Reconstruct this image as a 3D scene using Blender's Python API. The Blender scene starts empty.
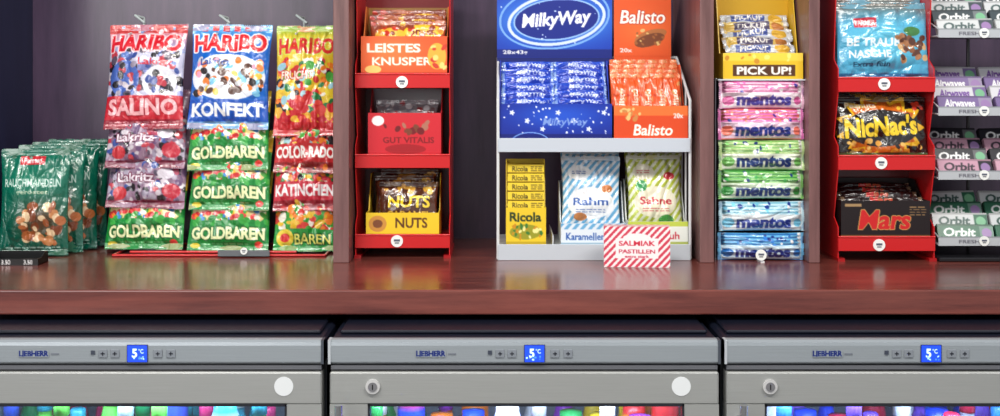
import bpy, math, random
import numpy as np
from mathutils import Matrix, Vector

D=2.4; FP=1200.0; CZ=1.24; HY=80.0; CT=0.90
def S(Y): return (D+Y)/FP
def X(px,Y=0.0): return (px-500.0)*S(Y)
def Z(py,Y=0.0): return CZ-(py-HY)*S(Y)
def c(r,g,b): return (r/255.0,g/255.0,b/255.0)
def lin(a):
    a=np.clip(np.asarray(a,dtype=np.float64),0,1)
    return np.where(a<=0.04045,a/12.92,((a+0.055)/1.055)**2.4)
WHITE=c(240,240,240); BLACK=c(14,14,16)

# ------------------------------------------------------------------ materials
MATS={}
def mat(name,rough=.4,metal=0.0,spec=.5,bump=0.0,bscale=60,coat=0.0,emit=0.0,alpha=1.0,stretch=None,cvar=0.0,bdist=.002):
    m=bpy.data.materials.new(name); m.use_nodes=True
    nt=m.node_tree; b=nt.nodes['Principled BSDF']
    a=nt.nodes.new('ShaderNodeAttribute'); a.attribute_name='Col'
    b.inputs['Roughness'].default_value=rough; b.inputs['Metallic'].default_value=metal
    b.inputs['Specular IOR Level'].default_value=spec
    b.inputs['Coat Weight'].default_value=coat; b.inputs['Coat Roughness'].default_value=.12
    src=a.outputs['Color']
    if bump or cvar:
        tc=nt.nodes.new('ShaderNodeTexCoord'); mp=nt.nodes.new('ShaderNodeMapping')
        if stretch: mp.inputs['Scale'].default_value=stretch
        n=nt.nodes.new('ShaderNodeTexNoise'); n.inputs['Scale'].default_value=bscale; n.inputs['Detail'].default_value=4
        if name=='foil': n.inputs['Distortion'].default_value=1.2
        nt.links.new(tc.outputs['Object'],mp.inputs['Vector']); nt.links.new(mp.outputs['Vector'],n.inputs['Vector'])
        if bump:
            bp=nt.nodes.new('ShaderNodeBump'); bp.inputs['Strength'].default_value=bump; bp.inputs['Distance'].default_value=bdist
            nt.links.new(n.outputs['Fac'],bp.inputs['Height']); nt.links.new(bp.outputs['Normal'],b.inputs['Normal'])
            if coat: nt.links.new(bp.outputs['Normal'],b.inputs['Coat Normal'])
        if cvar:
            mr=nt.nodes.new('ShaderNodeMapRange'); mr.inputs['To Min'].default_value=1-cvar; mr.inputs['To Max'].default_value=1+cvar
            mx=nt.nodes.new('ShaderNodeVectorMath'); mx.operation='SCALE'
            nt.links.new(n.outputs['Fac'],mr.inputs['Value']); nt.links.new(src,mx.inputs[0]); nt.links.new(mr.outputs['Result'],mx.inputs['Scale'])
            src=mx.outputs['Vector']
    nt.links.new(src,b.inputs['Base Color'])
    if emit:
        nt.links.new(src,b.inputs['Emission Color']); b.inputs['Emission Strength'].default_value=emit
    MATS[name]=m
    return m
mat('foil',rough=.22,bump=.9,bscale=30,spec=.7,coat=.8,bdist=.005)
mat('card',rough=.42,spec=.45)
mat('plastic',rough=.32)
mat('painted_metal',rough=.3,coat=.2)
mat('steel',rough=.36,metal=.35,bump=.08,bscale=12,stretch=(1,40,60),cvar=.09)
mat('chrome',rough=.15,metal=1.0)
mat('emit',rough=.4,emit=1.3)
mat('lamp',rough=.4,emit=5.0)
g=bpy.data.materials.new('glass'); g.use_nodes=True; MATS['glass']=g
nt=g.node_tree; nt.nodes.clear()
o=nt.nodes.new('ShaderNodeOutputMaterial'); mx=nt.nodes.new('ShaderNodeMixShader'); tr=nt.nodes.new('ShaderNodeBsdfTransparent'); gl=nt.nodes.new('ShaderNodeBsdfGlossy')
tr.inputs['Color'].default_value=(.9,.93,.95,1); gl.inputs['Roughness'].default_value=.03; mx.inputs['Fac'].default_value=.08
nt.links.new(tr.outputs[0],mx.inputs[1]); nt.links.new(gl.outputs[0],mx.inputs[2]); nt.links.new(mx.outputs[0],o.inputs['Surface'])

def wood(name,c1,c2,rough=.25,coat=.4,stretch=(1.2,14,14),scale=3.0):
    m=bpy.data.materials.new(name); m.use_nodes=True; nt=m.node_tree; b=nt.nodes['Principled BSDF']
    tc=nt.nodes.new('ShaderNodeTexCoord'); mp=nt.nodes.new('ShaderNodeMapping'); mp.inputs['Scale'].default_value=stretch
    n=nt.nodes.new('ShaderNodeTexNoise'); n.inputs['Scale'].default_value=scale; n.inputs['Detail'].default_value=8; n.inputs['Roughness'].default_value=.65
    r=nt.nodes.new('ShaderNodeValToRGB')
    r.color_ramp.elements[0].position=.3; r.color_ramp.elements[0].color=(*lin(c1),1)
    r.color_ramp.elements[1].position=.72; r.color_ramp.elements[1].color=(*lin(c2),1)
    nt.links.new(tc.outputs['Object'],mp.inputs['Vector']); nt.links.new(mp.outputs['Vector'],n.inputs['Vector'])
    nt.links.new(n.outputs['Fac'],r.inputs['Fac']); nt.links.new(r.outputs['Color'],b.inputs['Base Color'])
    b.inputs['Roughness'].default_value=rough; b.inputs['Coat Weight'].default_value=coat; b.inputs['Coat Roughness'].default_value=.16
    return m

# ------------------------------------------------------------------ print canvas
SS=3
_tc={}
def tmesh(t,bold,shear):
    k=(t,bold,shear)
    if k in _tc: return _tc[k]
    cu=bpy.data.curves.new('t','FONT'); cu.body=t; cu.offset=bold; cu.shear=shear; cu.resolution_u=3
    ob=bpy.data.objects.new('t',cu); bpy.context.scene.collection.objects.link(ob)
    dg=bpy.context.evaluated_depsgraph_get(); dg.update()
    ev=ob.evaluated_get(dg); me=ev.to_mesh(); me.calc_loop_triangles()
    v=np.array([x.co[:2] for x in me.vertices]); tr=np.array([x.vertices[:] for x in me.loop_triangles])
    ev.to_mesh_clear(); bpy.data.objects.remove(ob); bpy.data.curves.remove(cu)
    mn=v.min(0); mxx=v.max(0); v=(v-(mn+mxx)/2)/(mxx-mn)
    _tc[k]=(v,tr); return _tc[k]
class Cv:
    def __init__(s,w,h,bg):
        s.w,s.h=w,h; s.nx=max(4,int(w*SS)); s.ny=max(4,int(h*SS))
        s.a=np.empty((s.ny,s.nx,3)); s.a[:]=bg
        yy,xx=np.mgrid[0:s.ny,0:s.nx]; s.xx=(xx+.5)/s.nx*w; s.yy=(yy+.5)/s.ny*h
    def put(s,m,col,al=1.0):
        s.a[m]=s.a[m]*(1-al)+np.array(col)*al; return s
    def rect(s,x0,y0,x1,y1,col,al=1.0): return s.put((s.xx>=x0)&(s.xx<x1)&(s.yy>=y0)&(s.yy<y1),col,al)
    def ell(s,cx,cy,rx,ry,col,rot=0.0,al=1.0):
        ca,sa=math.cos(rot),math.sin(rot); dx=s.xx-cx; dy=s.yy-cy
        return s.put(((dx*ca+dy*sa)/rx)**2+((-dx*sa+dy*ca)/ry)**2<1,col,al)
    def ring(s,cx,cy,rx,ry,t,col,rot=0.0):
        ca,sa=math.cos(rot),math.sin(rot); dx=s.xx-cx; dy=s.yy-cy; a=dx*ca+dy*sa; b=-dx*sa+dy*ca
        return s.put(((a/rx)**2+(b/ry)**2<1)&((a/(rx-t))**2+(b/(ry-t))**2>1),col)
    def grad(s,c0,c1,y0=0,y1=None):
        y1=s.h if y1 is None else y1
        t=np.clip((s.yy-y0)/(y1-y0),0,1)[...,None]; m=(s.yy>=y0)&(s.yy<y1)
        g=np.array(c0)*(1-t)+np.array(c1)*t; s.a[m]=g[m]; return s
    def glow(s,cx,cy,rx,ry,col):
        t=np.exp(-(((s.xx-cx)/rx)**2+((s.yy-cy)/ry)**2))[...,None]; s.a=s.a*(1-t)+np.array(col)*t; return s
    def stripes(s,ang,per,col,frac=.5,box=None):
        d=s.xx*math.cos(ang)+s.yy*math.sin(ang); m=((d/per)%1)<frac
        if box: m&=(s.xx>=box[0])&(s.xx<box[2])&(s.yy>=box[1])&(s.yy<box[3])
        return s.put(m,col)
    def blobs(s,n,x0,y0,x1,y1,cols,r0,r1,seed=1):
        R=random.Random(seed)
        for i in range(n):
            r=R.uniform(r0,r1); s.ell(R.uniform(x0,x1),R.uniform(y0,y1),r,r*R.uniform(.5,.95),cols[R.randrange(len(cols))],R.uniform(0,3.1))
        return s
    def star(s,cx,cy,r,col,n=9,k=.6,rot=0.,sx=1.):
        dx=(s.xx-cx)/sx; dy=s.yy-cy; an=(np.arctan2(dy,dx)+rot)*n/(2*math.pi); t=np.abs((an%1)-.5)*2
        return s.put(np.hypot(dx,dy)<r*(k+(1-k)*t),col)
    def mask(s,t,cx,cy,w,h,rot,bold,shear):
        v,tr=tmesh(t,bold,shear); x=v[:,0]*w; y=-v[:,1]*h
        ca,sa=math.cos(rot),math.sin(rot)
        px=(cx+x*ca-y*sa)*s.nx/s.w-.5; py=(cy+x*sa+y*ca)*s.ny/s.h-.5
        m=np.zeros((s.ny,s.nx),bool)
        for a,b,d in tr:
            xa,xb,xd=px[a],px[b],px[d]; ya,yb,yd=py[a],py[b],py[d]
            x0=max(0,int(math.floor(min(xa,xb,xd)))); x1=min(s.nx,int(max(xa,xb,xd))+2)
            y0=max(0,int(math.floor(min(ya,yb,yd)))); y1=min(s.ny,int(max(ya,yb,yd))+2)
            if x1<=x0 or y1<=y0: continue
            ar=(xb-xa)*(yd-ya)-(xd-xa)*(yb-ya)
            if abs(ar)<1e-9: continue
            gx=np.arange(x0,x1)[None,:]; gy=np.arange(y0,y1)[:,None]
            w0=((xb-gx)*(yd-gy)-(xd-gx)*(yb-gy))/ar; w1=((xd-gx)*(ya-gy)-(xa-gx)*(yd-gy))/ar
            m[y0:y1,x0:x1]|=(w0>=-.02)&(w1>=-.02)&(w0+w1<=1.02)
        return m
    def text(s,t,cx,cy,w,h,col,rot=0.0,bold=.02,shear=0.0,out=None,ow=1.0):
        m=s.mask(t,cx,cy,w,h,rot,bold,shear)
        if out is not None:
            k=max(1,int(round(ow*SS))); mm=m.copy()
            for dy in range(-k,k+1):
                for dx in range(-k,k+1):
                    if dx*dx+dy*dy<=k*k:
                        sh=np.zeros_like(m)
                        ys=slice(max(0,dy),s.ny+min(0,dy)); yt=slice(max(0,-dy),s.ny+min(0,-dy))
                        xs=slice(max(0,dx),s.nx+min(0,dx)); xt=slice(max(0,-dx),s.nx+min(0,-dx))
                        sh[ys,xs]=m[yt,xt]; mm|=sh
            s.put(mm,out)
        return s.put(m,col)
    def lines(s,x0,y0,x1,y1,col,step=3,seed=0,th=1.0):
        R=random.Random(seed); y=y0
        while y<y1:
            x=x0
            while x<x1:
                l=R.uniform(2,7); s.rect(x,y,min(x+l,x1),y+th,col); x+=l+1.2
            y+=step
        return s
    def sample(s,nx,ny):
        a=s.a; p=np.pad(a,((1,1),(1,1),(0,0)),mode='edge')
        b=(p[1:-1,1:-1]*2+p[:-2,1:-1]+p[2:,1:-1]+p[1:-1,:-2]+p[1:-1,2:])/6
        ix=np.clip(np.round(np.linspace(0,s.nx-1,nx)).astype(int),0,s.nx-1); iy=np.clip(np.round(np.linspace(0,s.ny-1,ny)).astype(int),0,s.ny-1)
        return b[iy][:,ix]

# ------------------------------------------------------------------ mesh builder
I4=Matrix.Identity(4)
class MB:
    def __init__(s): s.V=[];s.C=[];s.F=[];s.n=0;s.mats=[];s.M=I4
    def mi(s,m):
        if m not in s.mats: s.mats.append(m)
        return s.mats.index(m)
    def add(s,v,f,col,m='card',smooth=False):
        v=np.asarray(v,float).reshape(-1,3); A=np.array(s.M); v=v@A[:3,:3].T+A[:3,3]
        cc=np.asarray(col,float)
        if cc.ndim==1: cc=np.tile(cc,(len(v),1))
        f=[np.asarray(x)+s.n for x in f] if isinstance(f,list) else np.asarray(f)+s.n
        s.V.append(v); s.C.append(cc.reshape(-1,3)); s.F.append((f,s.mi(m),smooth)); s.n+=len(v)
    def quad(s,a,b,d,e,col,m='card'): s.add([a,b,d,e],np.array([[0,1,2,3]]),col,m)
    def box(s,x0,x1,y0,y1,z0,z1,col,m='card',ch=0.0):
        if ch<=0:
            p=[(x0,y0,z0),(x1,y0,z0),(x1,y1,z0),(x0,y1,z0),(x0,y0,z1),(x1,y0,z1),(x1,y1,z1),(x0,y1,z1)]
            fs=[(0,1,5,4),(1,2,6,5),(2,3,7,6),(3,0,4,7),(4,5,6,7),(3,2,1,0)]
            v=[p[i] for f in fs for i in f]; s.add(v,np.arange(24).reshape(6,4),col,m); return
        v=[];
        def cor(sx,sy,sz):
            x=(x0,x1)[sx];y=(y0,y1)[sy];z=(z0,z1)[sz]; dx=(ch,-ch)[sx];dy=(ch,-ch)[sy];dz=(ch,-ch)[sz]
            return [(x,y+dy,z+dz),(x+dx,y,z+dz),(x+dx,y+dy,z)]
        idx={}
        for sx in(0,1):
            for sy in(0,1):
                for sz in(0,1):
                    idx[sx,sy,sz]=len(v); v+=cor(sx,sy,sz)
        g=lambda a,b,d,k: idx[a,b,d]+k
        q=[(g(0,0,0,0),g(0,0,1,0),g(0,1,1,0),g(0,1,0,0)),(g(1,0,0,0),g(1,1,0,0),g(1,1,1,0),g(1,0,1,0)),
           (g(0,0,0,1),g(1,0,0,1),g(1,0,1,1),g(0,0,1,1)),(g(0,1,0,1),g(0,1,1,1),g(1,1,1,1),g(1,1,0,1)),
           (g(0,0,0,2),g(0,1,0,2),g(1,1,0,2),g(1,0,0,2)),(g(0,0,1,2),g(1,0,1,2),g(1,1,1,2),g(0,1,1,2))]
        for a in(0,1):
            for b in(0,1):
                q.append((g(0,a,b,1),g(1,a,b,1),g(1,a,b,2),g(0,a,b,2)))
                q.append((g(a,0,b,0),g(a,1,b,0),g(a,1,b,2),g(a,0,b,2)))
                q.append((g(a,b,0,0),g(a,b,1,0),g(a,b,1,1),g(a,b,0,1)))
        s.add(v,np.array(q),col,m)
        s.add(v,[np.array([k,k+1,k+2]) for k in range(0,24,3)],col,m)
    def prism(s,pts,ext,col,m='card'):
        n=len(pts); p=[Vector(a) for a in pts]; e=Vector(ext); v=[tuple(a) for a in p]+[tuple(a+e) for a in p]
        s.add(v,[np.arange(n),np.arange(n,2*n)[::-1]]+[np.array([i,(i+1)%n,(i+1)%n+n,i+n]) for i in range(n)],col,m)
    def cyl(s,p0,p1,r0,r1,col,m='card',seg=12,cap=True):
        p0=Vector(p0);p1=Vector(p1); d=(p1-p0).normalized(); a=d.orthogonal().normalized(); b=d.cross(a); v=[]
        for p,r in((p0,r0),(p1,r1)):
            for i in range(seg):
                t=2*math.pi*i/seg; v.append(tuple(p+a*math.cos(t)*r+b*math.sin(t)*r))
        s.add(v,np.array([[i,(i+1)%seg,(i+1)%seg+seg,i+seg] for i in range(seg)]),col,m,True)
        if cap: s.add(v,[np.arange(seg)[::-1],np.arange(seg,2*seg)],col,m)
    def wire(s,pts,r,col,m='painted_metal'):
        for a,b in zip(pts[:-1],pts[1:]): s.cyl(a,b,r,r,col,m,8)
        for a in pts[1:-1]: s.ball(a,r,col,m)
    def ball(s,cn,r,col,m):
        s.lathe([(r*math.sin(t),-r*math.cos(t)) for t in np.linspace(0.05,math.pi-.05,5)],cn,col,m,8)
    def lathe(s,prof,cn,col,m='card',seg=16):
        v=[];cols=[]
        for k,pp in enumerate(prof):
            for i in range(seg):
                t=2*math.pi*i/seg; v.append((cn[0]+pp[0]*math.cos(t),cn[1]+pp[0]*math.sin(t),cn[2]+pp[1])); cols.append(pp[2] if len(pp)>2 else col)
        f=[[k*seg+i,k*seg+(i+1)%seg,(k+1)*seg+(i+1)%seg,(k+1)*seg+i] for k in range(len(prof)-1) for i in range(seg)]
        s.add(v,np.array(f),np.array(cols),m,True)
    def grid(s,P,col,m,smooth=True):
        ny,nx=P.shape[:2]; i=np.arange(ny*nx).reshape(ny,nx)
        f=np.stack([i[:-1,:-1],i[1:,:-1],i[1:,1:],i[:-1,1:]],-1).reshape(-1,4)
        s.add(P.reshape(-1,3),f,col.reshape(-1,3) if np.ndim(col)>1 else col,m,smooth)
    def sheet(s,cv,tl,tr,bl,m='card',k=1.5):
        nx=max(2,int(cv.w*k)+1); ny=max(2,int(cv.h*k)+1)
        u=np.linspace(0,1,nx)[None,:,None]; v=np.linspace(0,1,ny)[:,None,None]
        tl,tr,bl=map(np.array,(tl,tr,bl)); P=tl+(tr-tl)*u+(bl-tl)*v
        s.grid(P,cv.sample(nx,ny),m,False)
    def face(s,cv,x0,x1,z0,z1,y,m='card',k=1.5): s.sheet(cv,(x0,y,z1),(x1,y,z1),(x0,y,z0),m,k)
    def bag(s,w,h,cv,T=.03,seal=.012,seed=0,back=.15,wr=.0042,horiz=False,m='foil',neck=.05,zig=.0012):
        nx=max(8,int(cv.w*1.5)+1); ny=max(8,int(cv.h*1.5)+1)
        u,v=np.meshgrid(np.linspace(0,1,nx),np.linspace(0,1,ny)); R=random.Random(seed)
        if horiz: L,Wd,a,b=w,h,u,v
        else: L,Wd,a,b=h,w,v,u
        tt=np.clip((a*L-seal)/(L-2*seal),0,1)
        prof=np.sin(np.pi*tt)**.5; side=np.clip(np.sin(np.pi*b),0,1)**.55
        bul=T*prof*side
        wv=np.zeros_like(u)
        for i in range(6):
            th=R.uniform(0,6.28); f=R.uniform(6,26); wv+=np.sin((u*math.cos(th)*1+v*math.sin(th))*f+R.uniform(0,6.28))*(9/f)**.7
        for i in range(5):
            th=R.uniform(0,6.28); f=R.uniform(9,24); q=(u*math.cos(th)+v*math.sin(th)+.06*np.sin(u*9+i)*np.cos(v*7+i))*f+R.uniform(0,6.28)
            wv-=(1-np.abs(np.sin(q*.5)))**3*1.1
        pl=np.zeros_like(u)
        for i in range(5):
            pl+=np.sin(b*R.uniform(18,60)+R.uniform(0,6))
        e=np.exp(-tt/.12)+np.exp(-(1-tt)/.12); ins=np.clip(tt*(1-tt)*60,0,1)
        amp=min(1.0,T/.02)
        bul+=ins*side*amp*(wr*wv*.5+pl*.0014*e)
        sl=(a*L<seal)|(a*L>L-seal)
        bul+=np.where(sl,.0004*np.sin(a*L/.0016*6.28),0)+(1-ins)*.0012*np.sin(b*9+seed)
        y=-bul
        nr=1-neck*np.sin(np.pi*tt)*np.abs(2*b-1)
        aa=a*L; ee=zig*np.sign(np.sin(b*Wd/.004*6.28))
        aa=np.where(a==0,ee,aa); aa=np.where(a==1,L+ee,aa)
        if horiz: x=aa-w/2; z=h/2+(.5-b)*h*nr
        else: x=(b-.5)*w*nr; z=h-aa
        s.grid(np.stack([x,y,z],-1),cv.sample(nx,ny),m)
        st=3
        xb=np.concatenate([x[:, ::st],x[:,-1:]],1); zb=np.concatenate([z[:, ::st],z[:,-1:]],1)
        tt2=np.concatenate([(prof*side)[:, ::st],(prof*side)[:,-1:]],1)
        s.grid(np.stack([xb,.0006+T*back*tt2,zb],-1)[:,::-1],cv.a.reshape(-1,3).mean(0),m)
    def tray(s,x0,x1,y0,y1,z0,hf,hb,col,cvf=None,t=.002,inner=None,m='card'):
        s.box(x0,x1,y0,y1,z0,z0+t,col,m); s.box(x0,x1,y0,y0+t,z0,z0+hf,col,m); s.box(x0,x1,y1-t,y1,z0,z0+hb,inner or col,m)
        ym=y0+(y1-y0)*.35
        for xx in(x0,x1-t):
            s.prism([(xx,y0,z0),(xx,y1,z0),(xx,y1,z0+hb),(xx,y0+(y1-y0)*.7,z0+hb),(xx,ym,z0+hf),(xx,y0,z0+hf)],(t,0,0),col,m)
        if cvf: s.face(cvf,x0,x1,z0,z0+hf,y0-.0006,m)
    def finish(s,name,parent=None,bevel=0):
        V=np.concatenate(s.V); C=np.concatenate(s.C)
        mn=V.min(0); mxx=V.max(0); org=np.array([(mn[0]+mxx[0])/2,(mn[1]+mxx[1])/2,mn[2]])
        V=V-org
        vi=[];tot=[];mi=[];sm=[]
        for f,m_,smooth in s.F:
            if isinstance(f,list):
                for x in f: vi.append(x); tot.append(np.array([len(x)])); mi.append(np.array([m_])); sm.append(np.array([smooth]))
            else:
                vi.append(f.reshape(-1)); tot.append(np.full(len(f),f.shape[1])); mi.append(np.full(len(f),m_)); sm.append(np.full(len(f),smooth))
        vi=np.concatenate(vi).astype(np.int32); tot=np.concatenate(tot).astype(np.int32); mi=np.concatenate(mi).astype(np.int32); sm=np.concatenate(sm).astype(bool)
        me=bpy.data.meshes.new(name); me.vertices.add(len(V)); me.vertices.foreach_set('co',V.astype(np.float32).ravel())
        me.loops.add(len(vi)); me.loops.foreach_set('vertex_index',vi)
        st=np.concatenate([[0],np.cumsum(tot)[:-1]]).astype(np.int32)
        me.polygons.add(len(tot)); me.polygons.foreach_set('loop_start',st)
        try: me.polygons.foreach_set('loop_total',tot)
        except Exception: pass
        me.polygons.foreach_set('material_index',mi); me.polygons.foreach_set('use_smooth',sm)
        me.update(calc_edges=True)
        at=me.color_attributes.new('Col','FLOAT_COLOR','POINT')
        at.data.foreach_set('color',np.concatenate([lin(C),np.ones((len(C),1))],1).astype(np.float32).ravel())
        for m_ in s.mats: me.materials.append(MATS[m_])
        ob=bpy.data.objects.new(name,me); bpy.context.scene.collection.objects.link(ob); ob.location=org
        if parent is not None: ob.parent=parent
        return ob
def TR(x,y,z): return Matrix.Translation((x,y,z))
def RX(d): return Matrix.Rotation(math.radians(d),4,'X')
def RY(d): return Matrix.Rotation(math.radians(d),4,'Y')
def RZ(d): return Matrix.Rotation(math.radians(d),4,'Z')
def bagobj(name,x0,x1,yb,Y,cv,tilt=18,T=.028,seed=0,rz=0,ry=0,**k):
    mb=MB(); s=S(Y); mb.M=TR(X((x0+x1)/2,Y),Y,Z(yb,Y))@RZ(rz)@RX(-tilt)@RY(ry)
    mb.bag((x1-x0)*s,cv.h*s/math.cos(math.radians(tilt)),cv,T=T,seed=seed,**k)
    return mb.finish(name)
def tag(mb,px,py,Y,r=6,col=c(235,238,235)):
    s=S(Y); x,z=X(px,Y),Z(py,Y)
    mb.cyl((x,Y,z),(x,Y-.002,z),r*s,r*s,col,'plastic',20)
    mb.box(x-r*s*.5,x+r*s*.5,Y-.0026,Y-.002,z-r*s*.04,z+r*s*.3,c(90,95,110),'plastic')
    mb.box(x-r*s*.35,x+r*s*.35,Y-.0026,Y-.002,z-r*s*.4,z-r*s*.2,c(110,115,120),'plastic')

# ================================================================== ROOM
def cube(name,x0,x1,y0,y1,z0,z1,material,bev=.0):
    me=bpy.data.meshes.new(name); cx,cy,cz=(x0+x1)/2,(y0+y1)/2,(z0+z1)/2
    p=[(x-cx,y-cy,z-cz) for z in(z0,z1) for y in(y0,y1) for x in(x0,x1)]
    me.from_pydata(p,[],[(0,2,3,1),(4,5,7,6),(0,1,5,4),(2,6,7,3),(0,4,6,2),(1,3,7,5)])
    ob=bpy.data.objects.new(name,me); bpy.context.scene.collection.objects.link(ob); ob.location=(cx,cy,cz)
    me.materials.append(material)
    if bev:
        b=ob.modifiers.new('b','BEVEL'); b.width=bev; b.segments=3
    return ob
w_counter=wood('mahogany_counter',c(80,36,34),c(134,70,60),rough=.27,coat=.4)
w_div=wood('mahogany_upright',c(88,58,58),c(132,94,92),rough=.4,coat=.2,stretch=(14,14,1.2))
w_dark=wood('dark_upright',c(22,30,58),c(34,42,74),rough=.4,coat=.2,stretch=(14,14,1.2))
w_back=wood('back_panel_laminate',c(50,38,60),c(86,68,92),rough=.32,coat=.3,stretch=(8,8,1.0),scale=2.2)
m_floor=wood('floor_tiles',c(120,115,110),c(150,145,140),rough=.4,coat=0,stretch=(3,3,3))
WB=0.18; DF=-.17
cube('wall_back',-2.6,2.6,WB,WB+.1,0,2.7,w_back)
cube('floor',-2.6,2.6,-3.6,WB,-.05,0,m_floor)
cube('counter_top',-2.2,2.2,-.457,WB,CT-.0405,CT,w_counter,.003)
for a,b,mm in((333,349,w_div),(700,714,w_div),(809,820,w_div)):
    cube('shelf_upright',X(a,DF),X(b,DF),DF,WB,CT,1.9,mm,.0015)
xl=X(33,WB)
cube('shelf_upright',xl-.03,xl,DF,WB,CT,1.9,w_dark,.0015)
cube('shelf_top_board',-1.3,1.3,DF,WB,1.9,1.93,w_div,.002)

# ================================================================== GREEN ALMOND BAGS
gcv=Cv(68,106,c(0,92,74))
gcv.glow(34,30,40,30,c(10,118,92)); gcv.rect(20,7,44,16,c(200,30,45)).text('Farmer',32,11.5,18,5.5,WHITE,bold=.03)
gcv.text('RAUCHMANDELN',33,34,56,8,c(215,235,225),bold=.01); gcv.text('geröstet',33,44,30,5,c(200,220,190))
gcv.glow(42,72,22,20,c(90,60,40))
gcv.blobs(40,22,54,62,94,[c(150,80,40),c(175,100,55),c(120,60,30),c(195,130,80),c(230,200,160)],3,5.5,3)
gcv.lines(8,97,60,102,c(170,200,190),3,2)
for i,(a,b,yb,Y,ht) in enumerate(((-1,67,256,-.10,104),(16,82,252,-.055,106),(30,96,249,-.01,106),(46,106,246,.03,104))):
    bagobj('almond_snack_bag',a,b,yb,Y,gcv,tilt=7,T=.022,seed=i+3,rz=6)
mb=MB(); Y=-.2
s=S(Y); mb.tray(X(-16,Y),X(38,Y),Y,Y+.05,CT,.012,.02,BLACK,Cv(54,6,BLACK).text('3.50',44,3,9,4,WHITE).text('3.50',22,3,9,4,WHITE),m='plastic')
mb.finish('price_label_tray')

# ================================================================== GUMMY BAG RACK
multi=[c(200,40,40),c(235,190,50),c(240,130,40),c(245,240,225),c(70,160,60),c(220,70,60)]
lic=[c(40,34,44),c(90,80,100),c(150,140,160),c(190,60,75),c(60,80,150),c(215,205,215),c(30,26,32)]
def cv_salino():
    v=Cv(79,105,c(196,196,220)); v.grad(c(235,120,120),c(150,170,215),0,30); v.blobs(120,2,26,77,80,lic+[c(120,130,190),c(90,120,190)],3,5,11)
    v.rect(0,0,79,9,c(190,60,60)); v.blobs(10,4,1,75,8,[c(240,220,225),c(120,150,200)],1.5,3,3); v.text('HARIBO',39,20,72,18,c(206,28,44),bold=.04,out=c(240,205,210),ow=1.2)
    v.ell(20,56,16,18,c(70,100,180)); v.blobs(20,8,42,32,72,lic,2.5,4.5,5); v.ell(56,60,17,16,c(225,225,235)); v.blobs(20,45,50,68,72,lic,2.5,4.5,6)
    v.text('Lakritz',52,40,34,7,c(200,30,50))
    v.rect(0,73,79,96,c(196,34,50)); v.text('SALINO',39,84,70,16,c(245,180,185),bold=.035,out=c(150,15,35),ow=.8); v.rect(0,96,79,105,c(150,30,50)); v.lines(6,98,72,103,c(220,150,160),2.6,4,.9); return v
def cv_konfekt():
    v=Cv(81,105,c(14,96,190)); v.grad(c(120,190,235),c(14,96,190),0,18); v.text('IIIIII',40,4,60,6,c(200,40,50))
    v.text('HARIBO',40,20,74,18,c(214,30,40),bold=.04,out=c(245,240,240),ow=1.5)
    v.ell(40,55,38,23,c(226,230,240)); v.blobs(90,6,38,74,72,[c(240,160,185),c(245,245,245),c(40,34,36),c(225,190,70),c(120,190,225),c(240,130,60),c(200,200,205),c(90,60,50)],2.8,4.6,8)
    v.text('Lakritz',26,40,30,7,c(10,60,150)); v.rect(0,77,81,100,c(12,80,180)); v.text('KONFEKT',40,87,72,13,c(246,248,250),bold=.04); v.rect(0,98,81,105,c(120,170,215)); return v
def cv_color():
    v=Cv(64,111,c(222,190,44)); v.grad(c(120,170,60),c(236,206,60),0,14)
    v.text('HARIBO',32,22,58,17,c(206,48,40),bold=.04,out=c(200,215,90),ow=1.3)
    v.blobs(150,2,38,62,98,multi+[c(30,120,60),c(150,200,215),c(160,205,215),c(200,40,60),c(40,36,40),c(236,214,60)],3,6,9)
    v.text('FRUCHT',24,52,34,8,c(240,240,220),out=c(190,30,40),ow=.8)
    v.blobs(60,2,82,62,106,[c(202,40,46),c(190,30,50),c(220,70,60),c(240,180,60)],3,6,19); v.rect(0,98,64,111,c(196,40,46)); return v
def cv_gold(w):
    v=Cv(w,78,c(24,140,58)); v.rect(0,0,w,22,c(220,180,50)); v.text('HARIBO',w/2,14,w*.86,14,c(205,30,40),out=WHITE,ow=1)
    v.ell(w*.5,42,w*.46,16,c(225,205,140)); v.blobs(110,4,32,w-4,54,multi+[c(230,60,60),c(60,140,210)],2.0,3.8,7); v.rect(0,50,w,78,c(20,136,56))
    v.blobs(14,2,48,w-2,53,[c(20,136,56),c(60,170,70)],2.5,4.5,4)
    v.text('GOLDBAREN',w/2,62,w*.9,11.5,c(240,246,190),bold=.04,out=c(8,92,40),ow=.9)
    v.ell(w*.88,72,4,3,c(225,60,50)); v.ell(w*.1,73,5,2.4,c(236,214,70)); v.lines(w*.2,71,w*.75,76,c(120,200,130),2.6,4,.9); return v
def cv_mix(seed):
    v=Cv(79,78,c(150,120,145)); v.blobs(240,0,20,79,72,lic+[c(175,165,185),c(130,100,125),c(206,196,205),c(110,80,120),c(170,60,90)],2,4.2,seed); v.rect(0,71,79,78,c(120,30,60))
    v.text('Lakritz',30,50,38,8,c(236,226,236),out=c(110,40,70),ow=1); v.ell(66,62,9,7,c(190,40,60)); v.ell(14,64,7,6,c(200,50,60)); v.ell(60,46,8,5,c(220,214,225)); return v
def cv_word(t,w,bg,tx,seed):
    v=Cv(w,78,bg); v.blobs(110,2,26,w-2,54,multi+[c(160,200,210),c(30,120,60),c(40,36,40)],2.2,4.2,seed); v.rect(0,51,w,68,bg); v.text(t,w/2,59,w*.93,11,tx,bold=.04)
    v.rect(0,68,w,78,[a*.75 for a in bg]); v.blobs(10,2,70,w-2,77,multi,1.5,3,seed); return v
GY=-.055
gb=cv_gold(79); gb2=cv_gold(81)
def cv_green():
    v=Cv(64,78,c(60,160,60)); v.blobs(110,0,28,64,60,multi,2.5,5,33); v.rect(0,58,64,78,c(30,150,60)); v.text('BAREN',40,67,36,9,c(240,240,120),out=c(10,90,40)); v.ell(12,66,9,8,c(240,214,70)); v.ell(12,66,5,4,c(215,50,50)); return v
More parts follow.
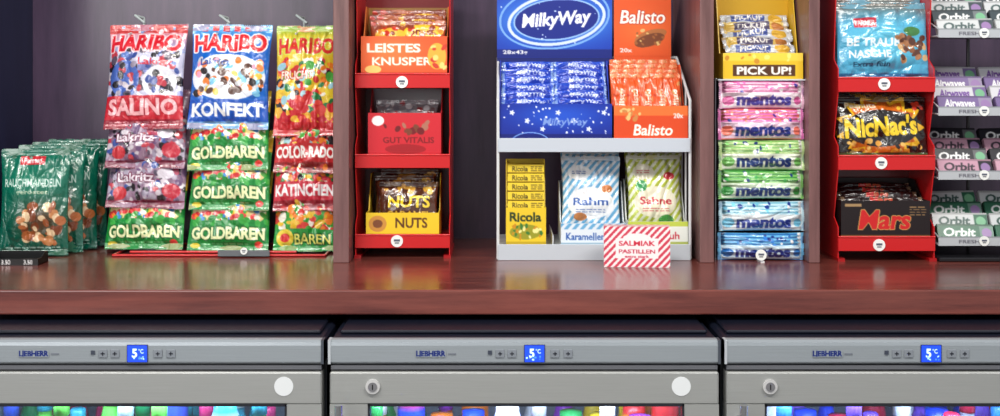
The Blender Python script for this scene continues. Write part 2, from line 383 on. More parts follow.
rows=[('licorice_candy_bag',103,183,129,cv_salino()),('licorice_candy_bag',105,184,168,cv_mix(21)),('licorice_candy_bag',105,184,208,cv_mix(22)),('gummy_bear_bag',104,183,249,gb),
('licorice_candy_bag',187,268,129,cv_konfekt()),('gummy_bear_bag',187,268,170,gb2),('gummy_bear_bag',188,269,210,gb2),('gummy_bear_bag',187,268,251,gb2),
('fruit_gummy_bag',273,336,136,cv_color()),('fruit_gummy_bag',273,336,173,cv_word('COLOR-RADO',63,c(190,34,40),c(250,250,245),4)),('fruit_gummy_bag',273,336,211,cv_word('KATINCHEN',63,c(196,40,60),c(250,245,245),5)),('fruit_gummy_bag',273,336,251,cv_green())]
for i,(n,a,b,yb,cvv) in enumerate(rows):
    bagobj(n,a,b,yb,GY,cvv,tilt=(13 if i%4==0 else 18),T=.026,seed=i*7+1,rz=(-2,1.5,0)[i%3],ry=((i*37)%5-2)*.4,neck=.02 if i%4 else .05)
red=c(196,27,30)
mb=MB(); r=.0025; yb=.07
for px in(144,228,304):
    x=X(px,yb); mb.wire([(x,yb,CT+r),(x,yb,Z(18,yb)),(x-.012,yb-.02,Z(16,yb)),(x+.012,yb-.035,Z(24,yb))],r,c(180,190,190))
    for yy in(24,128,168,208):
        z0=Z(yy,yb)-.012; mb.wire([(x,yb,z0),(x,-.03,z0-.012)],.0018,c(190,190,190))
xa,xb=X(113,-.09),X(325,-.09); mb.wire([(xa,yb,CT+r),(xa,-.09,CT+r),(xb,-.09,CT+r),(xb,yb,CT+r),(xa,yb,CT+r)],r,red)
mb.wire([(X(144,0),-.09,CT+.009),(X(304,0),-.09,CT+.009)],r,red)
Y=-.1; mb.box(X(218,Y),X(270,Y),Y-.004,Y,CT+.002,CT+.014,c(95,100,105),'plastic',ch=.001)
tag(mb,244,251,-.105,3.5)
mb.finish('candy_bag_wire_rack')

# ================================================================== RED RACK (generic)
def red_rack(name,px0,px1,Y,depth,strips,ztoppx,tags):
    mb=MB(); x0,x1=X(px0,Y),X(px1,Y); y1=Y+depth; t=.002
    zt=Z(ztoppx,Y)
    for xx in(x0,x1-t):
        lv=sorted([Z(a,Y) for a,b in strips])
        prof=[(xx,y1,CT),(xx,y1,zt),(xx,Y+.01,zt)]
        for z in reversed(lv):
            prof+=[(xx,Y+.03,z+.035),(xx,Y+.002,z+.018),(xx,Y+.002,z-.025)]
        prof+=[(xx,Y+.002,CT)]
        mb.prism(prof,(t,0,0),red,'painted_metal')
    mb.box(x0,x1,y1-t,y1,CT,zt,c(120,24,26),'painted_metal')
    for a,b in strips:
        zs=Z(a,Y)-.008; mb.box(x0+t,x1-t,Y,y1-t,zs-.002,zs,c(190,20,24),'painted_metal')
        mb.box(x0,x1,Y-.002,Y,Z(b,Y),Z(a,Y),red,'painted_metal',ch=.0006)
        mb.cyl((x0,Y-.001,Z(a,Y)),(x1,Y-.001,Z(a,Y)),.0022,.0022,red,'painted_metal',8)
    mb.box(x0-.001,x0+.012,Y-.004,y1,CT,CT+.006,c(160,16,20),'painted_metal'); mb.box(x1-.012,x1+.002,Y-.004,y1,CT,CT+.006,c(160,16,20),'painted_metal')
    for a,b in tags: tag(mb,a,b,Y-.002)
    return mb.finish(name),[Z(a,Y)-.008 for a,b in strips]
YA=-.11
ra,zA=red_rack('red_candy_rack',355,450,YA,.17,((74,88),(155,168),(235,248)),-40,((402,82),(397,241)))
def carton(name,px0,px1,Y,z0,depth,hfpx,hbpx,col,cvf,items,inner=None):
    mb=MB(); s=S(Y); mb.tray(X(px0,Y),X(px1,Y),Y,Y+depth,z0,hfpx*s,hbpx*s,col,cvf,inner=inner)
    for (cv,a,b,ob,dy,tilt,seed,hz,T,rz) in items:
        YY=Y+dy; mb.M=TR((X(a,Y)+X(b,Y))/2,YY,z0+.003+ob*s)@RZ(rz)@RX(-tilt)
        mb.bag((b-a)*s,cv.h*s,cv,T=T,seed=seed,horiz=hz,seal=.008,back=.25)
    mb.M=I4
    return mb.finish(name)
# top: orange crackers
v=Cv(84,42,c(222,84,38)); v.glow(30,16,30,16,c(236,120,60)); v.text('LEISTES',32,12,52,9,c(250,240,225),bold=.03); v.text('KNUSPER',40,25,58,8,c(250,240,225)); v.ell(74,20,9,13,c(240,170,60)); v.blobs(8,66,10,82,32,[c(200,60,40),c(250,210,120)],2,4,2); v.rect(0,36,84,42,c(170,50,30)); v.ell(12,33,8,4,c(240,200,110))
b1=Cv(76,56,c(150,66,36)); b1.grad(c(130,60,40),c(214,90,40),0,34); b1.ell(20,16,16,8,c(236,180,60)); b1.ell(54,12,20,8,c(236,190,50)); b1.text('Snack',54,12,28,8,c(120,30,20)); b1.blobs(30,2,2,74,26,[c(236,190,90),c(200,60,40),c(140,60,36),c(226,140,50)],2,4,5)
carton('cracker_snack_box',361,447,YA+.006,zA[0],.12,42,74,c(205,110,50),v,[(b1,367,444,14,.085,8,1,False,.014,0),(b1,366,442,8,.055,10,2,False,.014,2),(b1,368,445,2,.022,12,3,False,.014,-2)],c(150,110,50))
# middle: red pralines
v=Cv(72,46,c(200,34,46)); v.ell(10,8,6,5,c(235,235,235)); v.text('GUT VITALIS',40,27,50,6,c(120,14,22),bold=.02); v.blobs(12,16,10,60,20,[c(170,110,90),c(120,60,40),c(110,20,26)],2,4,2); v.ell(37,36,20,5,c(160,20,30)); v.rect(0,42,72,46,c(150,20,30))
b1=Cv(66,30,c(130,125,130)); b1.blobs(30,2,2,64,28,[c(150,60,66),c(110,110,120),c(200,195,198),c(90,40,44)],2,4,5)
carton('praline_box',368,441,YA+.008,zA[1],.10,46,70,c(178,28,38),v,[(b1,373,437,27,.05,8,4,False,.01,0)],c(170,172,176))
# lower: nuts
v=Cv(74,26,c(232,196,40)); v.text('NUTS',46,10,32,10,c(90,50,20)); v.ell(12,11,9,8,c(200,140,60)); v.ell(12,11,5,4,c(120,70,40)); v.rect(0,21,74,26,c(190,150,30))
b1=Cv(58,46,c(80,44,28)); b1.text('NUTS',30,20,42,12,c(240,205,50),bold=.03,out=c(40,16,8)); b1.blobs(18,3,3,54,11,[c(214,160,60),c(120,70,40),c(226,190,90)],2,4,3); b1.text('CARAMEL',30,33,44,7,c(235,190,70)); b1.rect(0,40,58,46,c(150,90,40))
carton('nut_bar_box',366,439,YA+.006,zA[2],.12,26,62,c(228,192,44),v,[(b1,376,436,18,.085,8,1,False,.014,0),(b1,372,432,13,.055,10,6,False,.014,3),(b1,377,437,8,.022,12,9,False,.014,-2)],c(90,66,40))

# ================================================================== CENTRE STAND
YC=-.133; white=c(214,218,220)
mb=MB(); x0,x1=X(498,YC),X(690,YC); yb=.04; sC=S(YC)
for xx in(x0,x1): mb.wire([(xx,YC,CT+.003),(xx,YC,Z(100,YC)),(xx,yb,Z(56,YC)),(xx,yb,CT+.003),(xx,YC,CT+.003)],.003,white)
for k in(.3,.6): 
    for xx in(x0,x1): mb.wire([(xx,YC+k*(yb-YC),CT+.003),(xx,YC+k*(yb-YC),Z(100-k*44,YC))],.002,white)
mb.wire([(x0,yb,Z(56,YC)),(x1,yb,Z(56,YC))],.003,white)
zc1=Z(140,YC)
mb.box(x0,x1,YC-.004,yb,zc1-.003,zc1,c(200,204,208),'painted_metal'); mb.box(x0,x1,YC-.006,YC-.004,Z(152,YC),Z(138,YC),c(190,198,208),'plastic',ch=.0007)
zc0=Z(246,YC)
mb.box(x0,x1,YC,yb,zc0-.003,zc0,c(200,204,208),'painted_metal'); mb.box(x0,x1,YC-.006,YC-.002,CT,Z(244,YC),c(190,198,206),'plastic',ch=.0007)
xm=X(553,YC); mb.box(xm-.001,xm+.001,YC,yb,zc0,zc0+.02,white,'painted_metal')
mb.finish('white_wire_stand')
# blue chocolate bar carton
blue=c(16,44,160)
hd=Cv(112,76,c(14,50,168)); hd.glow(56,36,60,30,c(36,110,215)); hd.glow(56,40,46,16,c(80,150,230)); hd.ring(56,36,54,32,2,c(120,170,235),-.12); hd.ell(58,38,42,21,c(12,34,130),-.1); hd.ring(58,38,48,26,3,c(205,220,240),-.15); hd.ring(58,38,42,21,1.5,c(150,190,240),-.1)
hd.text('MilkyWay',58,39,68,17,c(250,250,255),rot=-.08,bold=.03,shear=.2); hd.rect(0,68,112,76,c(10,30,120)); hd.blobs(26,2,2,110,66,[c(200,220,250)],.4,.9,3)
hd.text('28x43g',18,71.5,24,5,WHITE)
fr=Cv(110,36,c(14,36,140)); fr.glow(60,12,50,14,c(30,80,200)); fr.blobs(44,2,2,108,34,[c(230,236,250)],.5,1.3,8); 
for i in range(7): fr.star(12+i*15,9+(i%3)*8,3,c(225,232,250),5,.4)
fr.rect(0,30,110,36,c(10,26,110)); fr.text('MilkyWay',64,19,44,9,c(120,150,215),shear=.2); fr.ring(30,40,20,12,1,c(120,160,230))
br=Cv(54,15,c(16,54,180)); br.grad(c(30,80,205),c(12,40,150)); br.text('MilkyWay',30,8,30,6.5,c(216,224,245),shear=.2,bold=.02); br.blobs(12,2,2,52,13,[c(225,232,250)],.4,.9,2); br.rect(0,0,3,15,c(120,150,210)); br.rect(51,0,54,15,c(120,150,210))
items=[]
for k in range(7):
    for j in range(2):
        items.append((br,502+j*54,556+j*54,20+k*7.5,.022+k*.014,35,k*3+j,True,.012,(k%3-1)*2))
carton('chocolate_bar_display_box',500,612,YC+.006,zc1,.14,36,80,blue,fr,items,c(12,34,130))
mb=MB(); Yh=.02; z0=Z(57,Yh); x0,x1=X(497,Yh),X(612,Yh)
mb.box(x0,x1,Yh,Yh+.002,Z(140,YC),Z(-18,Yh),blue); mb.face(hd,x0,x1,z0,Z(-18,Yh),Yh-.0006)
mb.box(x0,x1,Yh-.0015,Yh,z0-.04,z0-.001,c(10,26,104))
mb.finish('chocolate_display_header')
# orange biscuit carton
org=c(222,84,32)
hd=Cv(56,76,org); hd.glow(30,50,26,18,c(236,110,50)); hd.text('Balisto',28,37,44,13,c(252,248,240),bold=.02,shear=.15,out=c(170,40,20),ow=.7); hd.ell(36,56,16,6,c(180,110,60),-.3); hd.ell(35,60,15,6,c(120,64,36),-.3); hd.blobs(14,20,50,48,64,[c(226,190,120),c(160,96,50)],1,2.4,4); hd.ell(14,8,12,8,c(120,120,50)); hd.text('20x',12,70,12,4,WHITE)
fr=Cv(76,34,c(214,72,30)); fr.rect(0,0,76,10,c(232,112,50)); fr.text('Balisto',40,24,40,11,c(250,246,236),bold=.02,shear=.15); fr.blobs(14,4,3,30,14,[c(200,130,70),c(230,190,120)],1.5,3,3); fr.text('20x',66,10,10,5,WHITE)
br=Cv(18,60,c(226,88,36)); br.rect(0,0,18,4,c(235,150,100)); br.text('Balisto',9,30,26,6,c(245,225,205),rot=-1.5708); br.blobs(8,2,8,16,54,[c(210,150,90),c(130,70,40),c(190,60,24)],1.5,3,2)
items=[]
for k in range(4):
    for j in range(5): items.append((br,615+j*13.5+k,633+j*13.5+k,6+k*5,.028+k*.026,13,k*5+j,False,.012,12))
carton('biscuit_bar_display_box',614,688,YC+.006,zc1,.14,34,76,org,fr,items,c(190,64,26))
mb=MB(); x0,x1=X(614,Yh),X(671,Yh)
mb.box(x0,x1,Yh,Yh+.002,Z(140,YC),Z(-20,Yh),org); mb.face(hd,x0,x1,Z(56,Yh),Z(-20,Yh),Yh-.0006)
mb.finish('biscuit_display_header')
# yellow herb candy boxes
yel=c(228,196,44)
fr=Cv(41,36,yel); fr.text('Ricola',20,9,32,9,c(40,60,30),bold=.03); fr.ell(20,23,16,7,c(150,150,40)); fr.blobs(24,6,17,36,29,[c(60,120,50),c(236,232,150),c(200,140,30)],1.5,2.6,4); fr.rect(0,32,41,36,c(190,160,30))
mb=MB(); z0=zc0; s=sC; Y=YC+.006; xa,xb=X(506,Y),X(546,Y)
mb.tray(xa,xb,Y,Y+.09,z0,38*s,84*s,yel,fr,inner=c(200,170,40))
for k in range(5):
    bc=Cv(38,9,c(232,204,56)); bc.text('Ricola',13,4.5,16,5.5,c(60,50,20)); bc.lines(24,2,36,7,c(110,90,30),2,k,.9); bc.rect(0,8,38,9,c(150,120,20))
    zz=z0+(36+k*9)*s; yy=Y+.004+k*.004
    mb.box(xa+.003,xb-.003,yy,yy+.045,zz,zz+8.4*s,c(220,190,40)); mb.face(bc,xa+.003,xb-.003,zz,zz+8.4*s,yy-.0006)
mb.finish('herb_candy_box')
# striped toffee bags
def cv_strip(w,h,a,b,lab,tx,t1,seed):
    v=Cv(w,h,a); v.stripes(.7,6,b,.5); v.ell(w/2,h*.62,w*.40,h*.2,lab); v.text(t1,w/2,h*.6,w*.6,h*.1,tx,bold=.02); v.lines(w*.25,h*.7,w*.75,h*.76,tx,2.4,seed,.8)
    v.ell(w*.3,h*.22,w*.2,h*.1,lab); v.lines(w*.18,h*.2,w*.42,h*.25,tx,2.2,seed,.8)
    v.rect(0,0,w,4,[x*.9 for x in a]); return v
lb=c(100,168,212)
v1=cv_strip(62,78,c(226,232,238),lb,c(238,242,245),c(30,80,160),'Rahm',1); v1.ell(48,34,6,4,c(200,120,60)); v1.ell(20,62,7,4,c(190,120,60))
fr=Cv(64,22,c(220,230,238)); fr.stripes(.7,6,lb,.5,(0,0,64,6)); fr.text('Karamellen',24,13,38,7,c(40,90,170)); fr.rect(0,19,64,22,c(150,180,200))
carton('toffee_bag_box',561,626,YC+.006,zc0,.12,22,60,c(222,230,236),fr,[(v1,563,625,18,.095,8,1,False,.014,0),(v1,565,624,14,.065,9,2,False,.014,3),(v1,562,622,9,.032,12,3,False,.018,-4)],c(200,206,212))
v2=cv_strip(58,78,c(226,230,206),c(176,190,60),c(236,232,206),c(190,40,60),'Sahne',2); v2.ell(40,66,8,5,c(60,140,60)); v2.ell(14,32,6,6,c(60,150,90)); v2.ell(44,22,6,4,c(200,50,60))
fr=Cv(62,24,c(230,234,226)); fr.rect(0,0,62,5,c(190,204,80)); fr.text('Sahnemuh',30,14,46,7,c(200,50,70)); fr.rect(0,20,62,24,c(170,180,90))
carton('cream_candy_bag_box',628,688,YC+.006,zc0,.12,24,62,c(226,230,224),fr,[(v2,630,686,18,.095,8,5,False,.014,0),(v2,632,688,15,.065,9,6,False,.014,-3),(v2,630,686,10,.032,12,7,False,.018,4)],c(206,210,206))
# pink striped box on counter
mb=MB(); Yp=-.225; s=S(Yp); w=66*s; h=41*s; dp=.03
pk=Cv(66,41,c(236,232,232)); pk.stripes(.75,5,c(206,60,84),.5); pk.rect(12,12,54,32,c(240,234,234)); pk.ell(33,12,14,5,c(240,234,234)); pk.text('SALMIAK',33,17,36,5,c(200,30,60),bold=.02); pk.text('PASTILLEN',33,25,36,4,c(190,40,70)); pk.text('extra stark',33,30,24,2.6,c(190,40,70))
ps=Cv(15,41,c(236,232,232)).stripes(.75,5,c(206,60,84),.5); pt=Cv(66,15,c(236,232,232)).stripes(.75,5,c(206,60,84),.5)
mb.M=TR(X(637,Yp),Yp,CT)@RZ(-4)
mb.box(-w/2+.0006,w/2-.0006,.0006,dp-.0006,.0,h-.0006,c(236,220,224)); mb.face(pk,-w/2,w/2,.0005,h,0,k=2.5)
mb.sheet(ps,(-w/2,dp,h),(-w/2,0,h),(-w/2,dp,.0005)); mb.sheet(ps,(w/2,0,h),(w/2,dp,h),(w/2,0,.0005)); mb.sheet(pt,(-w/2,dp,h),(w/2,dp,h),(-w/2,0,h))
mb.finish('striped_candy_box')

# ================================================================== MINT ROLL COLUMN
YM=-.155; s=S(YM)
packs=[(232,258,c(40,110,185),c(100,175,220),c(16,40,120)),(204,232,c(110,185,215),c(185,220,232),c(16,50,140)),(172,200,c(50,140,62),c(120,185,95),c(10,50,110)),(142,171,c(110,180,90),c(185,215,145),c(14,50,110)),
       (110,140,c(232,120,100),c(214,110,175),c(20,40,130)),(82,109,c(214,100,160),c(236,185,210),c(70,60,150))]
for i,(a,b,c1,c2,tx) in enumerate(packs):
    h=b-a+2; v=Cv(88,h,c1); v.rect(0,0,88,h*.48,c2)
    for k in range(4): 
        v.rect(5,1.5+k*3.2,82,2.6+k*3.2,[x*(.8 if k%2 else .95) for x in c1]); v.ell(84,2+k*3.2,3,1.5,c(235,235,235)); v.ell(4,2+k*3.2,3,1.5,[x*.6 for x in c1])
    v.blobs(18,6,2,82,h*.45,[WHITE,c1,[min(1,x*1.15) for x in c1],tx],1.2,2.6,i)
    v.rect(0,h*.46,88,h*.96,[x*.3+.62 for x in c2]); v.text('mentos',45,h*.71,56,h*.38,tx,bold=.045); v.ell(9,h*.72,6,h*.16,c1); v.ell(80,h*.72,4,h*.14,c1); v.rect(0,0,3,h,c2); v.rect(85,0,88,h,c2)
    mb=MB(); mb.M=TR(X(763+(i%2),YM),YM+.018,Z(b,YM) if i else CT+.001)@RZ((i%3-1)*1.2)@RX(-4)
    mb.bag(86*s,h*s*(1 if i else .98),v,T=.022,seed=i+40,horiz=True,back=.9,seal=.007,neck=.02,wr=.0035); mb.finish('mint_roll_multipack')
mb=MB(); xa,xb=X(719,YM),X(807,YM); y1=YM+.13; cl=c(200,205,210)
for xx in(xa-.001,xb): mb.wire([(xx,YM+.03,CT+.002),(xx,YM+.03,Z(79,YM)),(xx,y1,Z(79,YM)),(xx,y1,CT+.002),(xx,YM+.03,CT+.002)],.0016,cl,'chrome')
mb.box(xa,xb,YM+.012,y1,Z(80.5,YM),Z(79,YM),cl,'plastic')
for px in(748,778): mb.wire([(X(px,YM),y1,CT+.002),(X(px,YM),y1,Z(79,YM))],.0015,cl,'chrome')
mb.finish('mint_roll_dispenser')
mb=MB(); tag(mb,761,255,YM-.014,5.5); mb.box(X(759,YM),X(763,YM),YM-.014,YM+.03,CT,CT+.003,white,'plastic'); mb.finish('price_tag')
fr=Cv(80,26,c(226,186,40)); fr.rect(0,0,80,8,c(238,206,70)); fr.rect(10,12,72,23,c(80,46,26)); fr.text('PICK UP!',41,17.5,54,8,c(246,244,236),bold=.03); fr.blobs(8,4,2,76,9,[c(200,140,40),c(250,226,120)],1.5,3,1)
br=Cv(70,15,c(216,180,90)); br.rect(0,0,70,5,c(226,200,120)); br.rect(14,3,50,13,c(70,60,90)); br.text('PICKUP',32,8,30,6,c(240,236,226)); br.ell(59,8,7,5,c(190,120,60)); br.rect(0,0,4,15,c(200,200,205)); br.rect(66,0,70,15,c(200,200,205))
br2=Cv(70,15,c(200,205,212)); br2.rect(10,3,44,12,c(60,80,150)); br2.text('PICKUP',28,7.5,28,6,c(240,236,226)); br2.ell(56,8,8,5,c(215,170,60))
items=[((br,br2)[k%2],728+(k%2)*2,798+(k%2)*2,13+k*8,.018+k*.014,35,k*5,True,.014,(k%3-1)*3) for k in range(6)]
carton('biscuit_snack_box',723,803,YM+.014,Z(79,YM),.115,26,96,c(222,180,40),fr,items,c(206,160,30))

# ================================================================== RED RACK B
YR=-.15
rb,zB=red_rack('red_candy_rack',838,935,YR,.14,((78,92),(156,170),(237,251)),-40,((884,84),(881,163),(879,245)))
v=Cv(94,80,c(64,155,196)); v.grad(c(120,86,66),c(64,155,196),0,22); v.glow(50,40,50,30,c(90,182,212)); v.rect(18,16,40,26,c(190,40,60)); v.text('FARMER',29,21,19,5,WHITE); v.text('BE TRAUB',36,41,54,8,c(235,244,250),bold=.03); v.text('NASCHE',32,53,42,8,c(235,244,250),bold=.03); v.text('Extra fein',34,63,36,5,c(20,70,100))
v.blobs(30,60,36,90,60,[c(130,80,50),c(176,120,80),c(90,50,34),c(210,170,120)],2.5,4.5,5); v.ell(76,30,9,5,c(60,120,60)); v.rect(0,72,94,80,c(40,110,160))
mb=MB(); s=S(YR)
for k,(dz,dy,rz) in enumerate(((12,.08,2),(6,.055,-2),(0,.026,0))):
    mb.M=TR(X(886+k,YR),YR+dy,zB[0]+.002+dz*s)@RZ(rz)@RX(-8); mb.bag(93*s,80*s*1.0,v,T=.02,seed=70+k,seal=.01,back=.2,neck=.02)
mb.finish('chocolate_nut_bag')
v=Cv(92,64,c(26,22,20)); v.star(44,32,40,c(226,176,40),13,.7,sx=1.15); v.star(44,32,32,c(200,100,30),13,.75,sx=1.2); v.ell(44,33,38,19,c(30,26,26)); v.text('NicNac\u0027s',44,31,74,21,c(246,210,40),rot=-.06,bold=.04,out=BLACK,ow=1.2)
v.blobs(24,8,46,84,58,[c(226,160,60),c(190,110,40),c(240,190,100),c(30,26,26)],2,4,4); v.text('Peanuts',24,9,30,6,c(240,230,200)); v.blobs(8,60,4,88,14,[c(200,60,40),c(236,190,60)],2,3,6); v.rect(0,58,92,64,c(60,90,50))
mb=MB()
for k,(dz,dy,rz) in enumerate(((4,.08,3),(2,.055,-2),(0,.026,1))):
    mb.M=TR(X(885+k,YR),YR+dy,zB[1]+.002+dz*s)@RZ(rz)@RX(-8); mb.bag(92*s,62*s,v,T=.02,seed=80+k,seal=.009,back=.2,neck=.02)
mb.finish('peanut_snack_bag')
fr=Cv(86,40,c(28,20,22)); fr.text('Mars',42,19,50,19,c(196,34,36),bold=.03,shear=.15,out=c(205,165,90),ow=.8); fr.rect(0,34,86,36,c(130,90,50)); fr.rect(4,3,20,6,c(160,130,90)); fr.lines(66,6,82,14,c(150,120,80),2.6,2,.9)
br=Cv(80,15,c(40,28,28)); br.text('Mars',38,7.5,22,7,c(190,40,40),out=c(190,150,80),ow=.4,shear=.15); br.rect(0,0,4,15,c(110,90,70)); br.rect(76,0,80,15,c(110,90,70))
carton('caramel_bar_box',841,930,YR+.006,zB[2],.12,40,58,c(30,20,22),fr,[(br,845,926,30+k*3.6,.012+k*.024,45,k,True,.012,(k%3-1)*3) for k in range(4)],c(40,26,26))

# ================================================================== GUM RACK
YG=-.14; s=S(YG)
mb=MB(); xa,xb=X(938,YG),X(1056,YG); y1=YG+.15
mb.box(xa-.004,xb,YG-.02,y1,CT,CT+.008,c(24,24,28),'plastic',ch=.002)
for xx in(xa+.004,(xa+xb)/2,xb-.004): mb.wire([(xx,y1-.01,CT+.005),(xx,y1-.01,Z(-30,YG))],.0035,c(40,40,44))
gy=c(200,204,206)
levels=[(36,c(60,72,78),gy,c(70,90,90),'Orbit'),(114,c(120,100,150),c(208,208,214),c(110,70,150),'Airwaves'),(178,c(36,36,44),c(196,150,170),c(60,50,60),'Orbit'),(244,c(44,100,76),gy,c(50,80,74),'Orbit')]
for li,(py,c1,c2,tx,t) in enumerate(levels):
    z0=Z(py,YG) 
    mb.box(xa,xb,YG,YG+.12,z0-.002,z0,c(120,125,130),'plastic'); 
    fr=Cv(114,9,c(180,185,190)); fr.rect(0,0,114,1.5,c(140,145,150)); fr.text('FRESH',30,5,20,3.6,c(90,90,100)); fr.text('1.20',84,5,12,4,c(60,60,70))
    mb.box(xa,xb,YG-.002,YG,z0-.003,z0+7.5*s,c(150,155,160),'plastic'); mb.face(fr,xa,xb,z0-.003,z0+7.5*s,YG-.0026,'plastic')
    for xx in(xa,xb):
        mb.wire([(xx,YG,z0+7.5*s),(xx,YG+.12,z0+26*s)],.0015,c(190,190,195)); mb.wire([(xx,YG,z0),(xx,YG+.12,z0)],.0015,c(190,190,195))
    tag(mb,984,py-3,YG-.003,5)
    mb.wire([(xa+.004,y1-.01,z0),(xa+.004,YG+.1,z0)],.002,c(60,60,64))
mb.finish('chewing_gum_rack')
mb=MB(); R=random.Random(4)
for li,(py,c1,c2,tx,t) in enumerate(levels):
    z0=Z(py,YG)
    for j in range(2):
        for k in range(4):
            light=(k+li)%2==0
            v=Cv(56,17,c2 if light else c1); v.rect(0,0,56,2,[x*.8 for x in (c2 if light else c1)]); v.rect(42,2,56,17,c1 if light else [x*.6+.3 for x in c1])
            v.text(t,22,8.5,32,9,tx if light else c(236,238,238),bold=.03,shear=.15); v.ell(49,9,5,5,c(120,180,140) if (k%2) else c(150,120,170)); v.lines(6,14.4,36,16,c(140,140,150),3,k,.8)
            cx=X(940+j*59+28,YG)+.003; yy=YG+.014+k*.026; zz=z0+.001+(k*10.0)*s+2*s
            mb.M=TR(cx,yy,zz)@RZ(R.uniform(-4,4))@RX(-26)@RY(R.uniform(-1.5,1.5))
            mb.box(-28*s,28*s,0,.013,0,17.4*s,[x*.85 for x in (c2 if light else c1)],'plastic',ch=.001); mb.face(v,-27.5*s,27.5*s,.0008,17*s,-.0004,'plastic')
mb.finish('chewing_gum_packs')

# ================================================================== FRIDGES
FY=-.58; sF=S(FY); ZT=.845
st=c(160,168,174); dk=c(30,34,42)
palettes=[[c(60,170,190),c(40,150,90),c(220,60,120),c(200,220,225),c(60,90,200),c(120,220,90)],[c(150,60,190),c(236,200,50),c(220,50,50),c(50,160,80),c(40,80,220),c(235,235,235),c(230,120,40)],[c(30,60,190),c(230,235,240),c(120,80,200),c(60,140,220),c(200,40,70)]]
RR=random.Random(9)
for fi,px0 in enumerate((-69,328,724.5)):
    x0=X(px0,FY); x1=x0+.5955; emp=bpy.data.objects.new('under_counter_fridge',None); bpy.context.scene.collection.objects.link(emp)
    emp.location=((x0+x1)/2,-.3,0)
    bpy.context.view_layer.update()
    def fin(m,n):
        ob=m.finish(n); ob.parent=emp; ob.matrix_parent_inverse=emp.matrix_world.inverted(); return ob
    yb=-.02; yf=FY+.035; t=.03
    m=MB()
    lin_c=c(190,200,215)
    m.box(x0,x0+t,yf,yb,.06,ZT-.035,dk,'plastic'); m.box(x1-t,x1,yf,yb,.06,ZT-.035,dk,'plastic'); m.box(x0+t,x1-t,yb-t,yb,.06,ZT-.035,lin_c,'plastic'); m.box(x0+t,x1-t,yf,yb-t,.06,.11,lin_c,'plastic'); m.box(x0+t,x1-t,yf,yb-t,ZT-.075,ZT-.035,lin_c,'plastic')
    m.box(x0+t,x0+t+.001,yf+.01,yb-t,.11,ZT-.075,lin_c,'plastic'); m.box(x1-t-.001,x1-t,yf+.01,yb-t,.11,ZT-.075,lin_c,'plastic')
    m.box(x0+.001,x1-.001,FY+.02,yb,ZT-.035,ZT-.001,c(20,24,38),'plastic',ch=.004)
    m.box(x0+.012,x1-.012,FY+.05,yb,ZT-.001,ZT+.005,c(18,22,36),'plastic',ch=.002)
    m.box(x0+.02,x1-.02,FY+.06,yb,.0,.06,c(20,22,26),'plastic')
    fin(m,'body')
    m=MB(); zb=Z(364,FY)
    prof=[(x0,FY+.02,ZT),(x0,FY+.006,ZT),(x0,FY+.001,ZT-.003),(x0,FY,ZT-.008),(x0,FY+.001,zb+.003),(x0,FY+.004,zb),(x0,FY+.02,zb)]
    m.prism(prof,(x1-x0,0,0),st,'steel')
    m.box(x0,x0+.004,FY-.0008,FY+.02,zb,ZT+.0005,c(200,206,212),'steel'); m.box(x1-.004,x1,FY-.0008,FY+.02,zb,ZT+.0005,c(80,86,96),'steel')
    zc=(ZT+zb)/2-.002; xo=lambda p:x0+(p-328)*sF
    cv=Cv(30,7,st); cv.text('LIEBHERR',15,3.5,29,5.2,c(20,40,120),bold=.04)
    m.face(cv,xo(416),xo(446),zc-3.5*sF,zc+3.5*sF,FY-.0008,'steel',k=3)
    m.box(xo(448),xo(456),FY-.0006,FY,zc-1*sF,zc+.2*sF,c(110,115,125))
    dv=Cv(19,17,c(20,60,235)); dv.text('5',7,8,5,9,c(200,225,255),bold=.03); dv.text('°C',13,6,5,5,c(190,215,255)); dv.blobs(8,2,11,17,15,[c(160,200,255),c(60,120,255)],.6,1.3,fi)
    m.box(xo(524),xo(545),FY-.001,FY,zc-9*sF,zc+9*sF,c(40,60,120)); m.face(dv,xo(525),xo(544),zc-8*sF,zc+8*sF,FY-.0014,'emit',k=3)
    for q in(500,512,555,568):
        m.box(xo(q-4.5),xo(q+4.5),FY-.0012,FY,zc-4*sF,zc+4*sF,c(128,134,142),'plastic',ch=.0005); m.box(xo(q-2),xo(q+2),FY-.0016,FY-.0012,zc-.6*sF,zc+.6*sF,c(50,54,64))
        m.box(xo(q-.5),xo(q+.5),FY-.0016,FY-.0012,zc-2*sF,zc+2*sF,c(50,54,64))
    m.box(xo(488),xo(492),FY-.001,FY,zc-1*sF,zc+3*sF,c(60,66,80))
    fin(m,'control_panel')
    m=MB(); m.box(x0+.004,x1-.004,FY+.012,FY+.034,Z(372,FY)-.002,zb,c(44,46,52),'plastic'); m.box(x0+.004,x1-.004,FY+.004,FY+.012,Z(370,FY),Z(366,FY),c(110,112,118),'steel')
    dz1=Z(372,FY); dz0=.07; gx0,gx1=xo(368),xo(684); gz1=Z(404,FY); gz0=.13; yd=FY+.03
    sd=c(166,168,166)
    m.box(x0+.003,x1-.003,FY-.002,yd,gz1,dz1,sd,'steel',ch=.002); m.box(x0+.003,x1-.003,FY-.002,yd,dz0,gz0,sd,'steel',ch=.002)
    m.box(x0+.003,gx0,FY-.002,yd,gz0,gz1,sd,'steel'); m.box(gx1,x1-.003,FY-.002,yd,gz0,gz1,sd,'steel')
    tt=.003
    for a in((gx0,gx1,gz1-tt,gz1),(gx0,gx1,gz0,gz0+tt),(gx0,gx0+tt,gz0,gz1),(gx1-tt,gx1,gz0,gz1)): m.box(a[0],a[1],FY-.003,FY+.02,a[2],a[3],c(34,36,44),'plastic')
